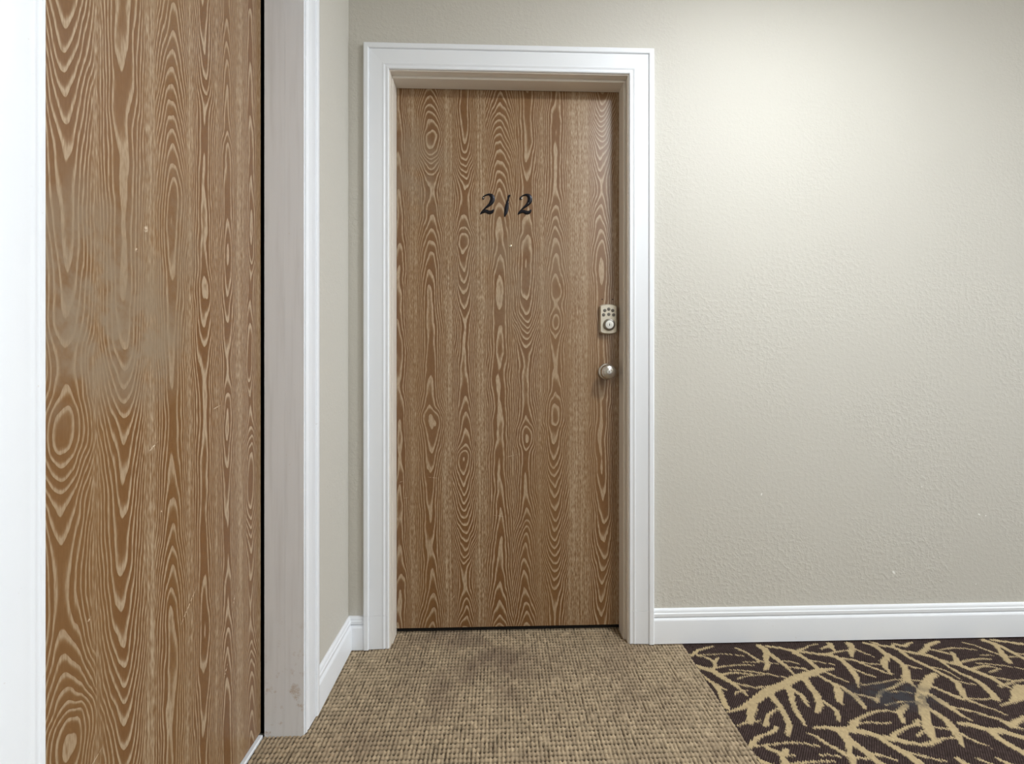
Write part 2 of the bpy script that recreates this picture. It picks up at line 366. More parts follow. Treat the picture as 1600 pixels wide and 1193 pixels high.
def tan_carpet():
    px, py = .0110, .0180; su, sv = 5, 6
    x0, x1, y0, y1 = -.632, SPLIT, -1.25, .145
    nc = int(round((x1 - x0) / px)); nr = int(round((y1 - y0) / py))
    U = np.arange(nc * su + 1) / su; V = np.arange(nr * sv + 1) / sv
    u, v = np.meshgrid(U, V, indexing='ij')
    ci = np.clip(np.floor(u - 1e-9).astype(int), 0, nc - 1)
    bi = np.clip(np.round(u).astype(int), 0, nc); 
    rj = np.clip(np.round(v).astype(int), 0, nr)
    fu = np.abs(u - np.round(u)) * 2; fv = np.abs(v - np.round(v)) * 2       # 0 on a seam, 1 mid loop
    node = np.clip(rng.normal(.95, .40, (nc + 1, nr + 1)), 0, 1.4)           # dark dot at each crossing
    along = np.clip(rng.normal(.26, .34, (nc + 1, nr + 1)), 0, 1)            # gap between neighbouring columns
    across = np.clip(rng.normal(.30, .28, (nc, nr + 1)) + .28 * np.sin(np.arange(nr + 1) * 2.1)[None, :], 0, 1)
    cellv = rng.normal(1, .10, (nc, nr + 2)); 
    wide = np.repeat(rng.normal(0, .16, (nc // 3 + 1, nr + 1)), 3, axis=0)[:nc + 1]
    node = np.clip(node + wide, 0, 1.4)
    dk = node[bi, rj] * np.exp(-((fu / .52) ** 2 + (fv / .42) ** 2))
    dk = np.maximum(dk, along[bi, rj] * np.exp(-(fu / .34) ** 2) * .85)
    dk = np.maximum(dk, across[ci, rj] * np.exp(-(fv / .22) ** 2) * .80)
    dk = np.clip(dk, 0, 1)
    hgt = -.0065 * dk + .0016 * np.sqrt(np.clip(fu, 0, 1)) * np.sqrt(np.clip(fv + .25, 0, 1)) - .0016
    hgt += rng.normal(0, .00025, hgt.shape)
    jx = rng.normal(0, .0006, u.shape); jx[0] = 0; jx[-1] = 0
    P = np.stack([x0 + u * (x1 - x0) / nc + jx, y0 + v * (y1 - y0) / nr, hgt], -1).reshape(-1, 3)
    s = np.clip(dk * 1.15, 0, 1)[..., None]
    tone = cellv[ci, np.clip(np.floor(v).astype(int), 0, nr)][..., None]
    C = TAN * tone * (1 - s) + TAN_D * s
    C = np.concatenate([C, np.ones(C.shape[:2] + (1,))], -1).reshape(-1, 4)
    Q = quads_of(len(U), len(V)); c = P[Q].mean(1)
    keep = ((c[:, 0] > X_L + .0) & (c[:, 1] < -.001)) | ((c[:, 0] > D1_L + .012) & (c[:, 0] < D1_R - .012)) | ((c[:, 0] > -.632) & (c[:, 1] < D2_F - .018) & (c[:, 1] > D2_N + .018) & (c[:, 0] < X_L + .02))
    P, Q, C = prune(P, Q, C, keep)
    n = len(P)                                                   # the unseen rest towards the viewer, flat
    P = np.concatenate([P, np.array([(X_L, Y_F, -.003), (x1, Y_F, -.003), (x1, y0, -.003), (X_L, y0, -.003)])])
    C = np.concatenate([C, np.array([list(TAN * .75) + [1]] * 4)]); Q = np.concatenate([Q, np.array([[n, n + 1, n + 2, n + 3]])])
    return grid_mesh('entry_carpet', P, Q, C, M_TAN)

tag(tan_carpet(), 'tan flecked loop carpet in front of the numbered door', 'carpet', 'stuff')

BRANCHES = [
 [(.643,-.089,20),(.666,-.077,18),(.692,-.052,16),(.724,-.038,12),(.756,-.028,8)],
 [(.682,-.08,6),(.721,-.079,6),(.768,-.076,6),(.804,-.083,6),(.836,-.092,6)],
 [(.681,-.083,10),(.702,-.094,12),(.715,-.109,13),(.721,-.129,15),(.712,-.155,16),(.697,-.168,18)],
 [(.725,-.122,12),(.743,-.103,12)],
 [(.631,-.138,28),(.651,-.148,29),(.675,-.163,30),(.696,-.177,28),(.708,-.205,26),(.72,-.227,22),(.734,-.253,18),(.743,-.283,13),(.747,-.307,8)],
 [(.701,-.164,9),(.735,-.153,8),(.782,-.146,8),(.825,-.145,7),(.845,-.15,6)],
 [(.71,-.201,14),(.741,-.191,12),(.767,-.189,10),(.791,-.195,8),(.82,-.2,6)],
 [(.754,-.173,6),(.789,-.177,7),(.817,-.184,8),(.859,-.197,8),(.894,-.214,8),(.923,-.229,9)],
 [(.758,-.222,6),(.783,-.212,6),(.818,-.205,6),(.856,-.202,6)],
 [(.718,-.232,11),(.742,-.245,10),(.767,-.259,9),(.788,-.272,8),(.803,-.268,9),(.839,-.266,10)],
 [(.71,-.301,8),(.727,-.29,8),(.744,-.287,8),(.758,-.283,8)],
 [(.649,-.189,10),(.657,-.216,13),(.67,-.242,17),(.674,-.276,20),(.669,-.312,21),(.662,-.346,21),(.662,-.361,22)],
 [(.67,-.242,18),(.684,-.264,12),(.695,-.277,6)],
 [(.833,-.042,10),(.852,-.064,11),(.865,-.095,12),(.874,-.123,14),(.891,-.133,15)],
 [(.922,-.032,30),(.931,-.054,30),(.92,-.084,22),(.902,-.114,20),(.894,-.143,21),(.88,-.166,18),(.865,-.175,10)],
 [(.817,-.128,6),(.843,-.131,6),(.872,-.132,6)],
 [(.928,-.059,22),(.933,-.088,22),(.942,-.125,22),(.948,-.159,16),(.949,-.205,10)],
 [(.942,-.125,8),(.974,-.131,8),(.997,-.149,8)],
 [(.903,-.136,6),(.926,-.144,6)],
 [(.951,-.164,6),(.981,-.167,6),(1.006,-.18,6)],
 [(.944,-.033,14),(.984,-.045,17),(1.018,-.062,20),(1.031,-.089,18),(1.039,-.124,16)],
 [(.651,-.381,8),(.688,-.372,14),(.719,-.357,21),(.749,-.339,29),(.762,-.331,34),(.808,-.297,35),(.85,-.274,36),(.893,-.255,34),(.94,-.227,35),(.991,-.207,36),(1.011,-.203,34),(1.048,-.186,30),(1.069,-.183,22),(1.093,-.179,12)],
 [(1.043,-.063,14),(1.06,-.058,12),(1.086,-.044,10),(1.096,-.036,8),(1.135,-.024,6)],
 [(1.026,-.068,20),(1.063,-.077,16),(1.093,-.088,16),(1.13,-.097,20),(1.151,-.113,21),(1.157,-.138,23),(1.154,-.176,26),(1.145,-.213,23),(1.133,-.243,17),(1.112,-.28,8)],
 [(1.018,-.083,16),(1.032,-.101,17),(1.042,-.124,18),(1.043,-.158,19),(1.045,-.182,20)],
 [(1.048,-.127,9),(1.075,-.138,8),(1.113,-.156,6)],
 [(1.043,-.186,14),(1.062,-.203,12),(1.077,-.228,9),(1.098,-.252,7)],
 [(.969,-.169,9),(.997,-.173,12),(1.012,-.196,14)],
 [(1.024,-.208,12),(1.034,-.239,14),(1.047,-.259,16),(1.06,-.278,17),(1.067,-.307,19),(1.07,-.335,20),(1.066,-.369,16),(1.06,-.381,10)],
 [(1.048,-.265,20),(1.038,-.294,28),(1.018,-.329,27),(1.009,-.342,20),(1.008,-.362,6)],
 [(1.076,-.315,10),(1.102,-.32,13),(1.116,-.336,15),(1.119,-.348,18)],
 [(1.122,-.344,16),(1.159,-.31,13),(1.183,-.295,10),(1.209,-.29,9),(1.24,-.273,12),(1.281,-.253,14)],
 [(1.127,-.27,6),(1.166,-.266,6),(1.21,-.255,6),(1.253,-.246,6),(1.288,-.245,6)],
 [(.97,-.224,30),(.966,-.254,27),(.961,-.287,24),(.96,-.315,25),(.956,-.32,26),(.945,-.351,26),(.928,-.376,20),(.91,-.393,12)],
 [(.955,-.33,12),(.967,-.363,14),(.972,-.385,16),(.963,-.409,16),(.95,-.433,8)],
 [(.896,-.26,20),(.9,-.293,18),(.913,-.309,16),(.908,-.344,16),(.905,-.341,13),(.904,-.367,8)],
 [(.894,-.264,26),(.884,-.304,23),(.874,-.331,20),(.871,-.332,20),(.86,-.366,19),(.853,-.398,17),(.85,-.429,13),(.845,-.445,10)],
 [(.821,-.298,30),(.819,-.325,25),(.82,-.355,22),(.818,-.371,21),(.813,-.403,20),(.806,-.434,20),(.797,-.454,18),(.779,-.478,16)],
 [(.806,-.373,8),(.779,-.388,12),(.759,-.408,16),(.738,-.438,20)],
 [(.749,-.339,32),(.737,-.368,29),(.718,-.393,27),(.701,-.427,24)],
 [(.658,-.44,6),(.687,-.429,9),(.71,-.425,9),(.735,-.421,6)],
 [(.646,-.528,20),(.666,-.511,18),(.691,-.488,15),(.718,-.476,10),(.743,-.468,12),(.762,-.452,16)],
 [(.66,-.52,8),(.697,-.518,8),(.735,-.512,8),(.767,-.509,8),(.799,-.513,8),(.838,-.526,8)],
 [(.689,-.518,12),(.707,-.533,14),(.723,-.551,17),(.719,-.573,20),(.71,-.589,23),(.699,-.61,26)],
 [(.731,-.551,18),(.743,-.538,18)],
 [(.732,-.557,8),(.753,-.554,8)],
 [(.712,-.587,14),(.746,-.584,12),(.781,-.58,10),(.811,-.578,9),(.843,-.579,7)],
 [(.647,-.534,14),(.649,-.557,16),(.66,-.577,18),(.682,-.588,20),(.695,-.61,22)],
 [(.831,-.477,7),(.849,-.487,11),(.862,-.516,14),(.877,-.54,15),(.887,-.557,17),(.894,-.572,19),(.884,-.596,20),(.872,-.617,20)],
 [(.819,-.558,6),(.845,-.557,6),(.871,-.565,6)],
 [(.866,-.455,10),(.902,-.456,17),(.925,-.465,25),(.96,-.466,32),(.985,-.477,28),(1.005,-.486,22),(1.019,-.497,25),(1.036,-.504,26),(1.055,-.508,26),(1.08,-.521,22),(1.082,-.521,17),(1.111,-.531,15),(1.135,-.529,15),(1.168,-.515,16)],
 [(.934,-.468,34),(.927,-.5,31),(.934,-.518,27),(.942,-.542,25),(.947,-.565,23),(.951,-.585,23),(.958,-.599,24),(.958,-.62,26)],
 [(.927,-.5,20),(.918,-.524,18),(.904,-.547,16),(.899,-.564,14)],
 [(.965,-.466,26),(.984,-.441,21),(1.004,-.428,15),(1.045,-.409,10),(1.086,-.394,9),(1.119,-.392,8),(1.139,-.4,7)],
 [(.982,-.454,10),(1.001,-.443,9),(1.033,-.439,8),(1.058,-.444,8),(1.089,-.445,7)],
 [(.952,-.557,14),(.977,-.564,12),(1.003,-.58,9)],
 [(.907,-.568,10),(.926,-.573,10),(.943,-.574,10)],
 [(1.019,-.503,22),(1.027,-.528,21),(1.035,-.549,19),(1.043,-.569,18),(1.048,-.591,19),(1.054,-.602,19),(1.061,-.624,20)],
 [(1.048,-.556,9),(1.075,-.566,9)],
 [(1.058,-.495,16),(1.088,-.479,13),(1.123,-.463,10),(1.146,-.457,8),(1.179,-.458,7)],
 [(1.194,-.371,18),(1.159,-.392,21),(1.144,-.409,19),(1.129,-.443,14)],
 [(1.131,-.369,6),(1.155,-.362,6),(1.195,-.354,6),(1.237,-.358,6)],
 [(1.403,-.223,22),(1.371,-.239,28),(1.33,-.276,36),(1.29,-.308,34),(1.256,-.346,32),(1.246,-.362,36),(1.224,-.398,32),(1.197,-.439,28),(1.178,-.468,32),(1.163,-.499,26),(1.159,-.518,16)],
 [(1.244,-.384,18),(1.252,-.41,20),(1.254,-.441,23),(1.246,-.471,27),(1.232,-.502,21),(1.214,-.538,10)],
 [(1.247,-.493,12),(1.256,-.515,10),(1.27,-.534,9),(1.281,-.545,7)],
 [(1.193,-.459,9),(1.207,-.469,9),(1.23,-.473,9)],
 [(1.164,-.515,8),(1.19,-.51,8),(1.223,-.508,8)],
 [(1.342,-.281,16),(1.354,-.306,15),(1.368,-.33,17),(1.379,-.346,22)],
 [(1.3,-.316,20),(1.307,-.344,20),(1.312,-.367,21),(1.308,-.349,24),(1.311,-.379,24),(1.315,-.398,21),(1.316,-.423,14),(1.326,-.445,6)],
 [(1.32,-.383,12),(1.343,-.395,11),(1.37,-.411,10),(1.388,-.429,12),(1.407,-.443,16),(1.417,-.467,22)],
 [(1.401,-.328,22),(1.396,-.355,16),(1.407,-.37,12),(1.413,-.379,10),(1.433,-.399,9),(1.444,-.422,7)],
 [(1.282,-.454,18),(1.302,-.46,23),(1.323,-.474,27),(1.34,-.487,29),(1.371,-.488,28),(1.385,-.502,25),(1.404,-.518,23),(1.421,-.534,22)],
 [(1.337,-.484,24),(1.334,-.512,24),(1.339,-.54,24),(1.345,-.555,24),(1.349,-.572,23),(1.352,-.6,22)],
 [(1.413,-.47,24),(1.448,-.452,19),(1.487,-.436,14)],
 [(1.41,-.474,10),(1.427,-.478,10),(1.438,-.484,10)],
 [(1.469,-.382,6),(1.508,-.372,12),(1.545,-.354,30),(1.578,-.336,60),(1.616,-.314,70)],
 [(1.162,-.585,16),(1.164,-.598,19),(1.171,-.609,22)],
 [(1.213,-.587,12),(1.234,-.604,12)],
 [(1.262,-.586,10),(1.273,-.603,17),(1.28,-.616,24)],
 [(1.155,-.454,18),(1.175,-.438,18)],
 [(1.125,-.498,10),(1.157,-.48,10)],
 [(1.035,-.54,18),(1.045,-.555,19),(1.051,-.575,20),(1.056,-.6,21),(1.057,-.618,22)],
 [(1.049,-.555,10),(1.069,-.564,9),(1.095,-.579,9),(1.122,-.59,8)],
 [(1.395,-.066,15),(1.411,-.082,16),(1.447,-.102,23),(1.475,-.116,20),(1.489,-.146,19),(1.509,-.161,19),(1.529,-.177,22),(1.543,-.201,27),(1.558,-.228,26),(1.569,-.251,21),(1.569,-.281,15),(1.577,-.304,6)],
 [(1.456,-.097,20),(1.501,-.07,22),(1.521,-.049,22),(1.55,-.037,19),(1.584,-.024,10)],
 [(1.34,-.02,14),(1.354,-.043,17),(1.385,-.055,17),(1.4,-.082,16),(1.396,-.087,17),(1.396,-.123,18),(1.408,-.158,18),(1.42,-.187,17),(1.427,-.219,17),(1.436,-.246,19),(1.435,-.272,22),(1.416,-.304,23),(1.399,-.336,18),(1.397,-.351,13),(1.411,-.382,8)],
 [(1.431,-.182,10),(1.452,-.197,9),(1.459,-.22,7),(1.463,-.251,6)],
 [(1.485,-.151,14),(1.484,-.184,14),(1.488,-.217,15),(1.5,-.24,18),(1.508,-.266,21),(1.502,-.299,22),(1.491,-.335,24),(1.483,-.354,26)],
 [(1.403,-.347,8),(1.438,-.353,8),(1.475,-.35,8)],
 [(1.446,-.259,8),(1.46,-.273,8),(1.484,-.28,8)],
 [(1.531,-.162,30),(1.55,-.134,16),(1.569,-.099,14)],
 [(1.562,-.114,10),(1.545,-.101,11),(1.521,-.081,11),(1.503,-.075,12)],
 [(1.54,-.079,7),(1.596,-.068,7),(1.634,-.075,7),(1.663,-.084,7)],
 [(1.538,-.16,12),(1.583,-.147,10),(1.632,-.139,9),(1.665,-.143,7)],
 [(1.548,-.198,16),(1.579,-.188,13),(1.612,-.182,10),(1.635,-.192,7)],
 [(1.595,-.165,7),(1.642,-.174,7),(1.684,-.187,7),(1.719,-.207,7)],
 [(1.591,-.218,8),(1.644,-.198,8)],
 [(1.559,-.233,12),(1.585,-.247,11),(1.611,-.261,10),(1.621,-.27,9),(1.664,-.261,8)],
 [(1.621,-.27,10),(1.584,-.282,10),(1.552,-.293,10)],
 [(1.663,-.035,8),(1.689,-.056,10),(1.702,-.086,11),(1.718,-.115,12),(1.725,-.125,14)],
 [(1.653,-.117,6),(1.694,-.119,6)],
 [(1.753,-.025,30),(1.768,-.048,22),(1.748,-.09,18),(1.728,-.125,28),(1.707,-.164,20)],
 [(1.772,-.042,18),(1.776,-.075,18),(1.777,-.107,18),(1.778,-.137,18),(1.783,-.157,18)],
 [(1.785,-.023,22),(1.829,-.039,14),(1.871,-.057,26)],
 [(1.737,-.131,8),(1.767,-.132,8)],
 [(1.778,-.109,12),(1.806,-.121,12)],
 [(1.308,-.025,14),(1.331,-.042,26),(1.331,-.074,20),(1.334,-.105,30),(1.343,-.131,22),(1.341,-.169,22),(1.321,-.206,28),(1.294,-.24,30),(1.289,-.266,16),(1.287,-.291,6)],
 [(1.353,-.167,8),(1.363,-.182,8),(1.381,-.187,8)],
 [(1.326,-.115,22),(1.288,-.148,28),(1.269,-.185,18),(1.264,-.217,6)],
 [(1.269,-.217,7),(1.252,-.208,10),(1.239,-.189,12),(1.223,-.17,13),(1.212,-.15,14),(1.196,-.13,14),(1.164,-.119,14)],
 [(1.216,-.145,8),(1.238,-.156,8),(1.269,-.16,8)],
 [(1.166,-.186,12),(1.179,-.21,10),(1.203,-.228,8)],
 [(1.25,-.028,30),(1.241,-.055,26),(1.207,-.105,16)],
 [(1.241,-.055,12),(1.255,-.076,10),(1.265,-.095,8),(1.278,-.112,6)],
 [(1.122,-.097,16),(1.149,-.085,13),(1.175,-.076,11),(1.222,-.07,8)],
 [(1.181,-.025,26),(1.17,-.052,20),(1.168,-.078,8)],
 [(1.129,-.058,10),(1.165,-.041,14)],
 [(1.385,-.055,14),(1.413,-.034,16),(1.422,-.045,19),(1.435,-.051,18),(1.459,-.036,13),(1.484,-.026,8)],
 [(1.35,-.165,10),(1.363,-.18,10),(1.384,-.19,10)],
 [(1.307,-.25,7),(1.333,-.257,7)],
 [(1.186,-.308,7),(1.223,-.305,7),(1.268,-.319,7)],
]

DARK = np.array(lin(84, 69, 66)[:3]); GOLD = np.array(lin(194, 173, 134)[:3])

def branch_mask(x, y):
    best = np.full(x.shape, 9.0)
    def seg(a, b, ox, oy):
        ax, ay, aw = a[0] + ox, a[1] + oy, a[2] / 2400; bx, by, bw = b[0] + ox, b[1] + oy, b[2] / 2400
        mx = max(aw, bw) + .004
        sel = np.where((x > min(ax, bx) - mx) & (x < max(ax, bx) + mx) & (y > min(ay, by) - mx) & (y < max(ay, by) + mx))[0]
        if not len(sel): return
        dx, dy = bx - ax, by - ay; L2 = dx * dx + dy * dy + 1e-9
        t = np.clip(((x[sel] - ax) * dx + (y[sel] - ay) * dy) / L2, 0, 1)
        d = np.hypot(x[sel] - ax - t * dx, y[sel] - ay - t * dy) - (aw + t * (bw - aw))
        best[sel] = np.minimum(best[sel], d)
    for br in BRANCHES:
        for a, b in zip(br, br[1:]):
            seg(a, b, 0, 0)
            for ox, oy in ((0, -.60), (1.26, -.02), (1.26, -.62), (-.63, -.60)):      # the woven repeat beyond
                seg(a, b, ox, oy)
    return best

def patterned_carpet():
    # ribs run at about 36 degrees to the wall; one small hump per stitch
    ang = math.atan2(1.0, .73); ex = np.array([math.cos(ang), math.sin(ang)]); ey = np.array([-ex[1], ex[0]])
    pa, pr = .0066, .0054                      # along a rib, across the ribs
    x0, x1, y0, y1 = SPLIT, 2.5, -1.1, 0.0
    cs = np.array([(x0, y0), (x1, y0), (x1, y1), (x0, y1)]); a0, a1 = (cs @ ex).min(), (cs @ ex).max(); r0, r1 = (cs @ ey).min(), (cs @ ey).max()
    na = int((a1 - a0) / pa); nr = int((r1 - r0) / pr)
    i, j = np.meshgrid(np.arange(2 * na + 1), np.arange(2 * nr + 1), indexing='ij')
    A = a0 + i * pa / 2; R = r0 + j * pr / 2
    X = A * ex[0] + R * ey[0]; Y = A * ex[1] + R * ey[1]
    seam_a = (i % 2 == 0); seam_r = (j % 2 == 0)
    h = np.where(seam_r, -.0042, 0.0) + np.where(seam_a, -.0010, 0.0)
    cell = rng.normal(0, 1, (na + 1, nr + 1)); h += .0005 * cell[np.clip(i // 2, 0, na), np.clip(j // 2, 0, nr)]
    # stitch vertices take its yarn colour; rib seams carry painted crease shade
    ca = a0 + (np.floor(i / 2) + .5) * pa; cr = r0 + (np.floor(j / 2) + .5) * pr
    mx = (ca * ex[0] + cr * ey[0]).ravel(); my = (ca * ex[1] + cr * ey[1]).ravel()
    gold = (branch_mask(mx, my) + rng.normal(0, .0006, mx.shape) < 0).reshape(i.shape)
    lev = (1 + .16 * cell[np.clip(i // 2, 0, na), np.clip(j // 2, 0, nr)])[..., None]
    C = np.where(gold[..., None], GOLD * (1 + .06 * (lev - 1) / .16), DARK * lev * np.where(seam_r, .16, 1.0)[..., None])
    h = np.where(gold, h * .55 + .0002, h)
    P = np.stack([X, Y, h - .0004], -1).reshape(-1, 3)
    C = np.clip(np.concatenate([C, np.ones(C.shape[:2] + (1,))], -1).reshape(-1, 4), 0, 1)
    Q = quads_of(2 * na + 1, 2 * nr + 1); c = P[Q].mean(1)
    keep = (c[:, 0] > x0) & (c[:, 0] < x1) & (c[:, 1] > y0) & (c[:, 1] < y1)
    P, Q, C = prune(P, Q, C, keep)
    n = len(P); z = -.002
    ext = [(x1, y0, X_R, y1), (x0, Y_F, X_R, y0)]
    for k, (a, b, c2, d2) in enumerate(ext):
        P = np.concatenate([P, np.array([(a, b, z), (c2, b, z), (c2, d2, z), (a, d2, z)])]); C = np.concatenate([C, np.array([list(DARK) + [1]] * 4)])
        Q = np.concatenate([Q, np.array([[n + 4 * k, n + 4 * k + 1, n + 4 * k + 2, n + 4 * k + 3]])])
    return grid_mesh('corridor_carpet', P, Q, C, M_PAT)

tag(patterned_carpet(), 'dark brown carpet with tan branching coral pattern along the beige wall', 'carpet', 'stuff')

# ------------------------------------------------------------------ trim: casings, jambs, baseboards
CASING = [(0, 0), (0, .0075), (.002, .0095), (.0065, .0095), (.008, .0080), (.0125, .0080), (.0155, .0105), (.0185, .0112), (.0205, .0100), (.024, .0100),
          (.066, .0122), (.0675, .0112), (.0685, .0165), (.071, .0185), (.0835, .0185), (.0865, .0160), (.0865, 0)]

def casing_run(prof, fn0, fn1):
    return loft([[fn0(w, t) for w, t in prof], [fn1(w, t) for w, t in prof]])

FOOT = .118
def door_casing(parent, lo, hi, top, place, prof_l=CASING, prof_r=CASING, mat=None):
    """place(a, t, z): a along the wall, t out of the wall. Legs, head with mitres, and the spliced feet"""
    for edge, sgn, prof in ((lo, -1, prof_l), (hi, 1, prof_r)):
        f = casing_run(prof, lambda w, t: place(edge + sgn * w, t, .002), lambda w, t: place(edge + sgn * w, t, FOOT))
        o = obj('casing_foot', f, mat or M_TRIM, parent, smooth=True)
        leg = casing_run(prof, lambda w, t: place(edge + sgn * w, t * .985, FOOT + .0006), lambda w, t: place(edge + sgn * w, t * .985, top + w))
        obj('casing_leg', leg, mat or M_TRIM, parent, smooth=True)
    head = casing_run(prof_l, lambda w, t: place(lo - w, t * .985, top + w), lambda w, t: place(hi + w, t * .985, top + w))
    obj('casing_head', head, mat or M_TRIM, parent, smooth=True)

# frame of the numbered door
trim1 = tag(empty('trim_1', (0, 0, 0)), 'white moulded casing and jamb around the door numbered 212', 'door frame', 'structure')
C1_L, C1_R, C1_T = -.386, .4635, 2.030
door_casing(trim1, C1_L, C1_R, C1_T, lambda a, t, z: (a, -t, z))
DOOR1_Y = .103
JL, JR, JT = -.3835, .459, 2.0265               # jamb faces
SL, SR, ST = -.3795, .4500, 2.0170              # stop faces
obj('jamb', box(D1_L, JL, -.001, .145, -.004, JT, bevel=.001), M_TRIM_SHADE, trim1)
obj('jamb', box(JR, D1_R, -.001, .145, -.004, JT, bevel=.001), M_TRIM_SHADE, trim1)
obj('head_jamb', box(D1_L, D1_R, -.001, .145, JT, D1_T, bevel=.001), M_TRIM_SHADE, trim1)
S0, S1 = .030, DOOR1_Y - .001
obj('door_stop', box(JL, SL, S0, S1, -.004, ST, bevel=.0018, seg=2), M_TRIM_SHADE, trim1)
obj('door_stop', box(SR, JR, S0, S1, -.004, ST, bevel=.0018, seg=2), M_TRIM_SHADE, trim1)
obj('head_stop', box(JL, JR, S0, S1, ST, JT, bevel=.0018, seg=2), M_TRIM_SHADE, trim1)

# frame of the side door
trim2 = tag(empty('trim_2', (0, 0, 0)), 'white moulded casing and scuffed grey jamb around the side door at left', 'door frame', 'structure')
C2_N, C2_F, C2_T = -1.2665, -.4325, 2.030
P2 = [(w, t * .78) for w, t in CASING]
door_casing(trim2, C2_N, C2_F, C2_T, lambda a, t, z: (X_L + t, a, z), P2, P2)
JF, JN, J2T = -.4385, -1.262, 2.0265
obj('jamb', box(-.575, X_L + .002, JF, D2_F, -.004, J2T), M_JAMB, trim2)
obj('jamb_stop', box(-.629, -.5753, JF - .0001, D2_F, -.004, J2T), M_JAMB, trim2)
obj('jamb', box(-.629, X_L + .002, D2_N, JN, -.004, J2T, bevel=.0012), M_JAMB, trim2)
obj('head_jamb', box(-.687, X_L + .002, D2_N, D2_F, J2T, D2_T, bevel=.0012), M_JAMB, trim2)
obj('rebate', box(-.687, -.6295, D2_F, D2_F + .01, -.004, J2T), M_DARK, trim2)  # near-black face puts the gap's shade into the colour
obj('threshold', box(-.645, -.6330, JN, JF, -.006, .0045, bevel=.0015), M_TRIM, trim2)

# baseboards
BASE = [(0, 0), (.0, .0145), (.080, .0150), (.0825, .0145), (.090, .0090), (.0925, .0050), (.0945, .0118), (.1045, .0118), (.1075, .0090), (.114, .0085), (.1185, .0062), (.121, .003), (.121, 0)]
def baseboard(name, prof, a0, a1, place, label):
    bm = loft([[place(a0(z, t), t, z) for z, t in prof], [place(a1(z, t), t, z) for z, t in prof]])
    return tag(obj(name, bm, M_TRIM, smooth=True), label, 'baseboard', 'structure')
BASE_L = [(z * .945, t * .95) for z, t in BASE]
baseboard('baseboard_right', BASE, lambda z, t: C1_R + .0866, lambda z, t: X_R, lambda a, t, z: (a, -t, z + .002), 'long white moulded baseboard under the beige wall at right')
baseboard('baseboard_back', BASE_L, lambda z, t: X_L + t, lambda z, t: C1_L - .0866, lambda a, t, z: (a, -t, z + .001), 'short white baseboard stub between corner and door casing')
baseboard('baseboard_left', BASE_L, lambda z, t: C2_F + .0866, lambda z, t: -t, lambda a, t, z: (X_L + t, a, z + .001), 'white baseboard on the side wall between the two door frames')

# ------------------------------------------------------------------ door with the number 212
door1 = tag(empty('door_1', (0, 0, 0)), 'closed limed oak door numbered 212 with keypad lock and round knob', 'door', 'structure')
obj('door_leaf', box(-.3805, .4555, DOOR1_Y, DOOR1_Y + .042, .0165, 2.0225, bevel=.0015), M_WOOD1, door1)
obj('under_door_shade', box(-.379, .454, DOOR1_Y + .012, DOOR1_Y + .035, .0005, .0165), M_DARK, door1)  # dark strip standing in for the shade in the gap under the leaf

def stroke(paths, scale, depth):
    """calligraphic iron stroke: ribbons of varying width with a rounded, raised face. (x right, z up), faces -y"""
    bm = bmesh.new()
    for pts in paths:
        # smooth the path (Catmull-Rom)
        P = [Vector((p[0], p[1], p[2])) for p in pts]; P = [P[0]] + P + [P[-1]]; Q = []
        for k in range(1, len(P) - 2):
            for q in range(5):
                t = q / 5
                Q.append(.5 * ((2 * P[k]) + (P[k + 1] - P[k - 1]) * t + (2 * P[k - 1] - 5 * P[k] + 4 * P[k + 1] - P[k + 2]) * t * t + (3 * P[k] - P[k - 1] - 3 * P[k + 1] + P[k + 2]) * t ** 3))
        Q.append(P[-2]); rings = []
        for k, p in enumerate(Q):
            d = (Q[min(k + 1, len(Q) - 1)] - Q[max(k - 1, 0)]); d = Vector((d.x, d.y)).normalized(); nrm = Vector((-d.y, d.x))
            w = max(p.z * 1.22, 10) / 2; ring = []
            for s, hh in ((-1, 0), (-.92, .55), (-.55, .95), (0, 1.0), (.55, .95), (.92, .55), (1, 0)):
                hw = min(1.0, w / 22)
                ring.append(((p.x + nrm.x * w * s) * scale, -depth * hh * (.55 + .45 * hw), -(p.y + nrm.y * w * s) * scale))
            rings.append([bm.verts.new(v) for v in ring])
        for a, b in zip(rings, rings[1:]):
            for i in range(6): bm.faces.new((a[i], a[i + 1], b[i + 1], b[i]))
        for r in (rings[0], rings[-1]): bm.faces.new(r)
    return bm
SC = 1 / 6090.0
TWO = [[(222, 322, 40), (226, 290, 40), (238, 258, 22), (290, 226, 26), (360, 212, 42), (418, 246, 78), (438, 310, 88), (420, 378, 82), (372, 440, 58), (310, 492, 40), (250, 545, 28), (196, 606, 26), (160, 664, 16)],
       [(160, 664, 14), (215, 612, 48), (290, 590, 62), (350, 616, 70), (412, 612, 62), (452, 572, 36), (466, 545, 12)]]
ONE = [[(835, 222, 30), (806, 250, 44), (792, 310, 34), (776, 390, 54), (764, 470, 70), (752, 540, 76), (740, 610, 66), (722, 670, 40), (714, 712, 20)]]
def to_door(px, pz): return ((px / 14.545 + 740 - 780) / 840 * 2.0095 - .0010, 1 - ((pz / 14.545 + 290) - 567) / 840 * 2.0105)
OX, OZ = to_door(0, 0)
two = obj('number_two', stroke(TWO, SC, .0048), M_IRON, door1, (OX, DOOR1_Y, OZ), smooth=True)
tag(two, 'black iron numeral two left of the numeral one')
two2 = two.copy(); COL.objects.link(two2); two2.parent = door1; two2.location = (OX + 852 * SC, DOOR1_Y, OZ + 4 * SC); tag(two2, 'black iron numeral two right of the numeral one')
one = obj('number_one', stroke(ONE, SC, .0044), M_IRON, door1, (OX, DOOR1_Y, OZ), smooth=True); tag(one, 'black iron slanted numeral one')
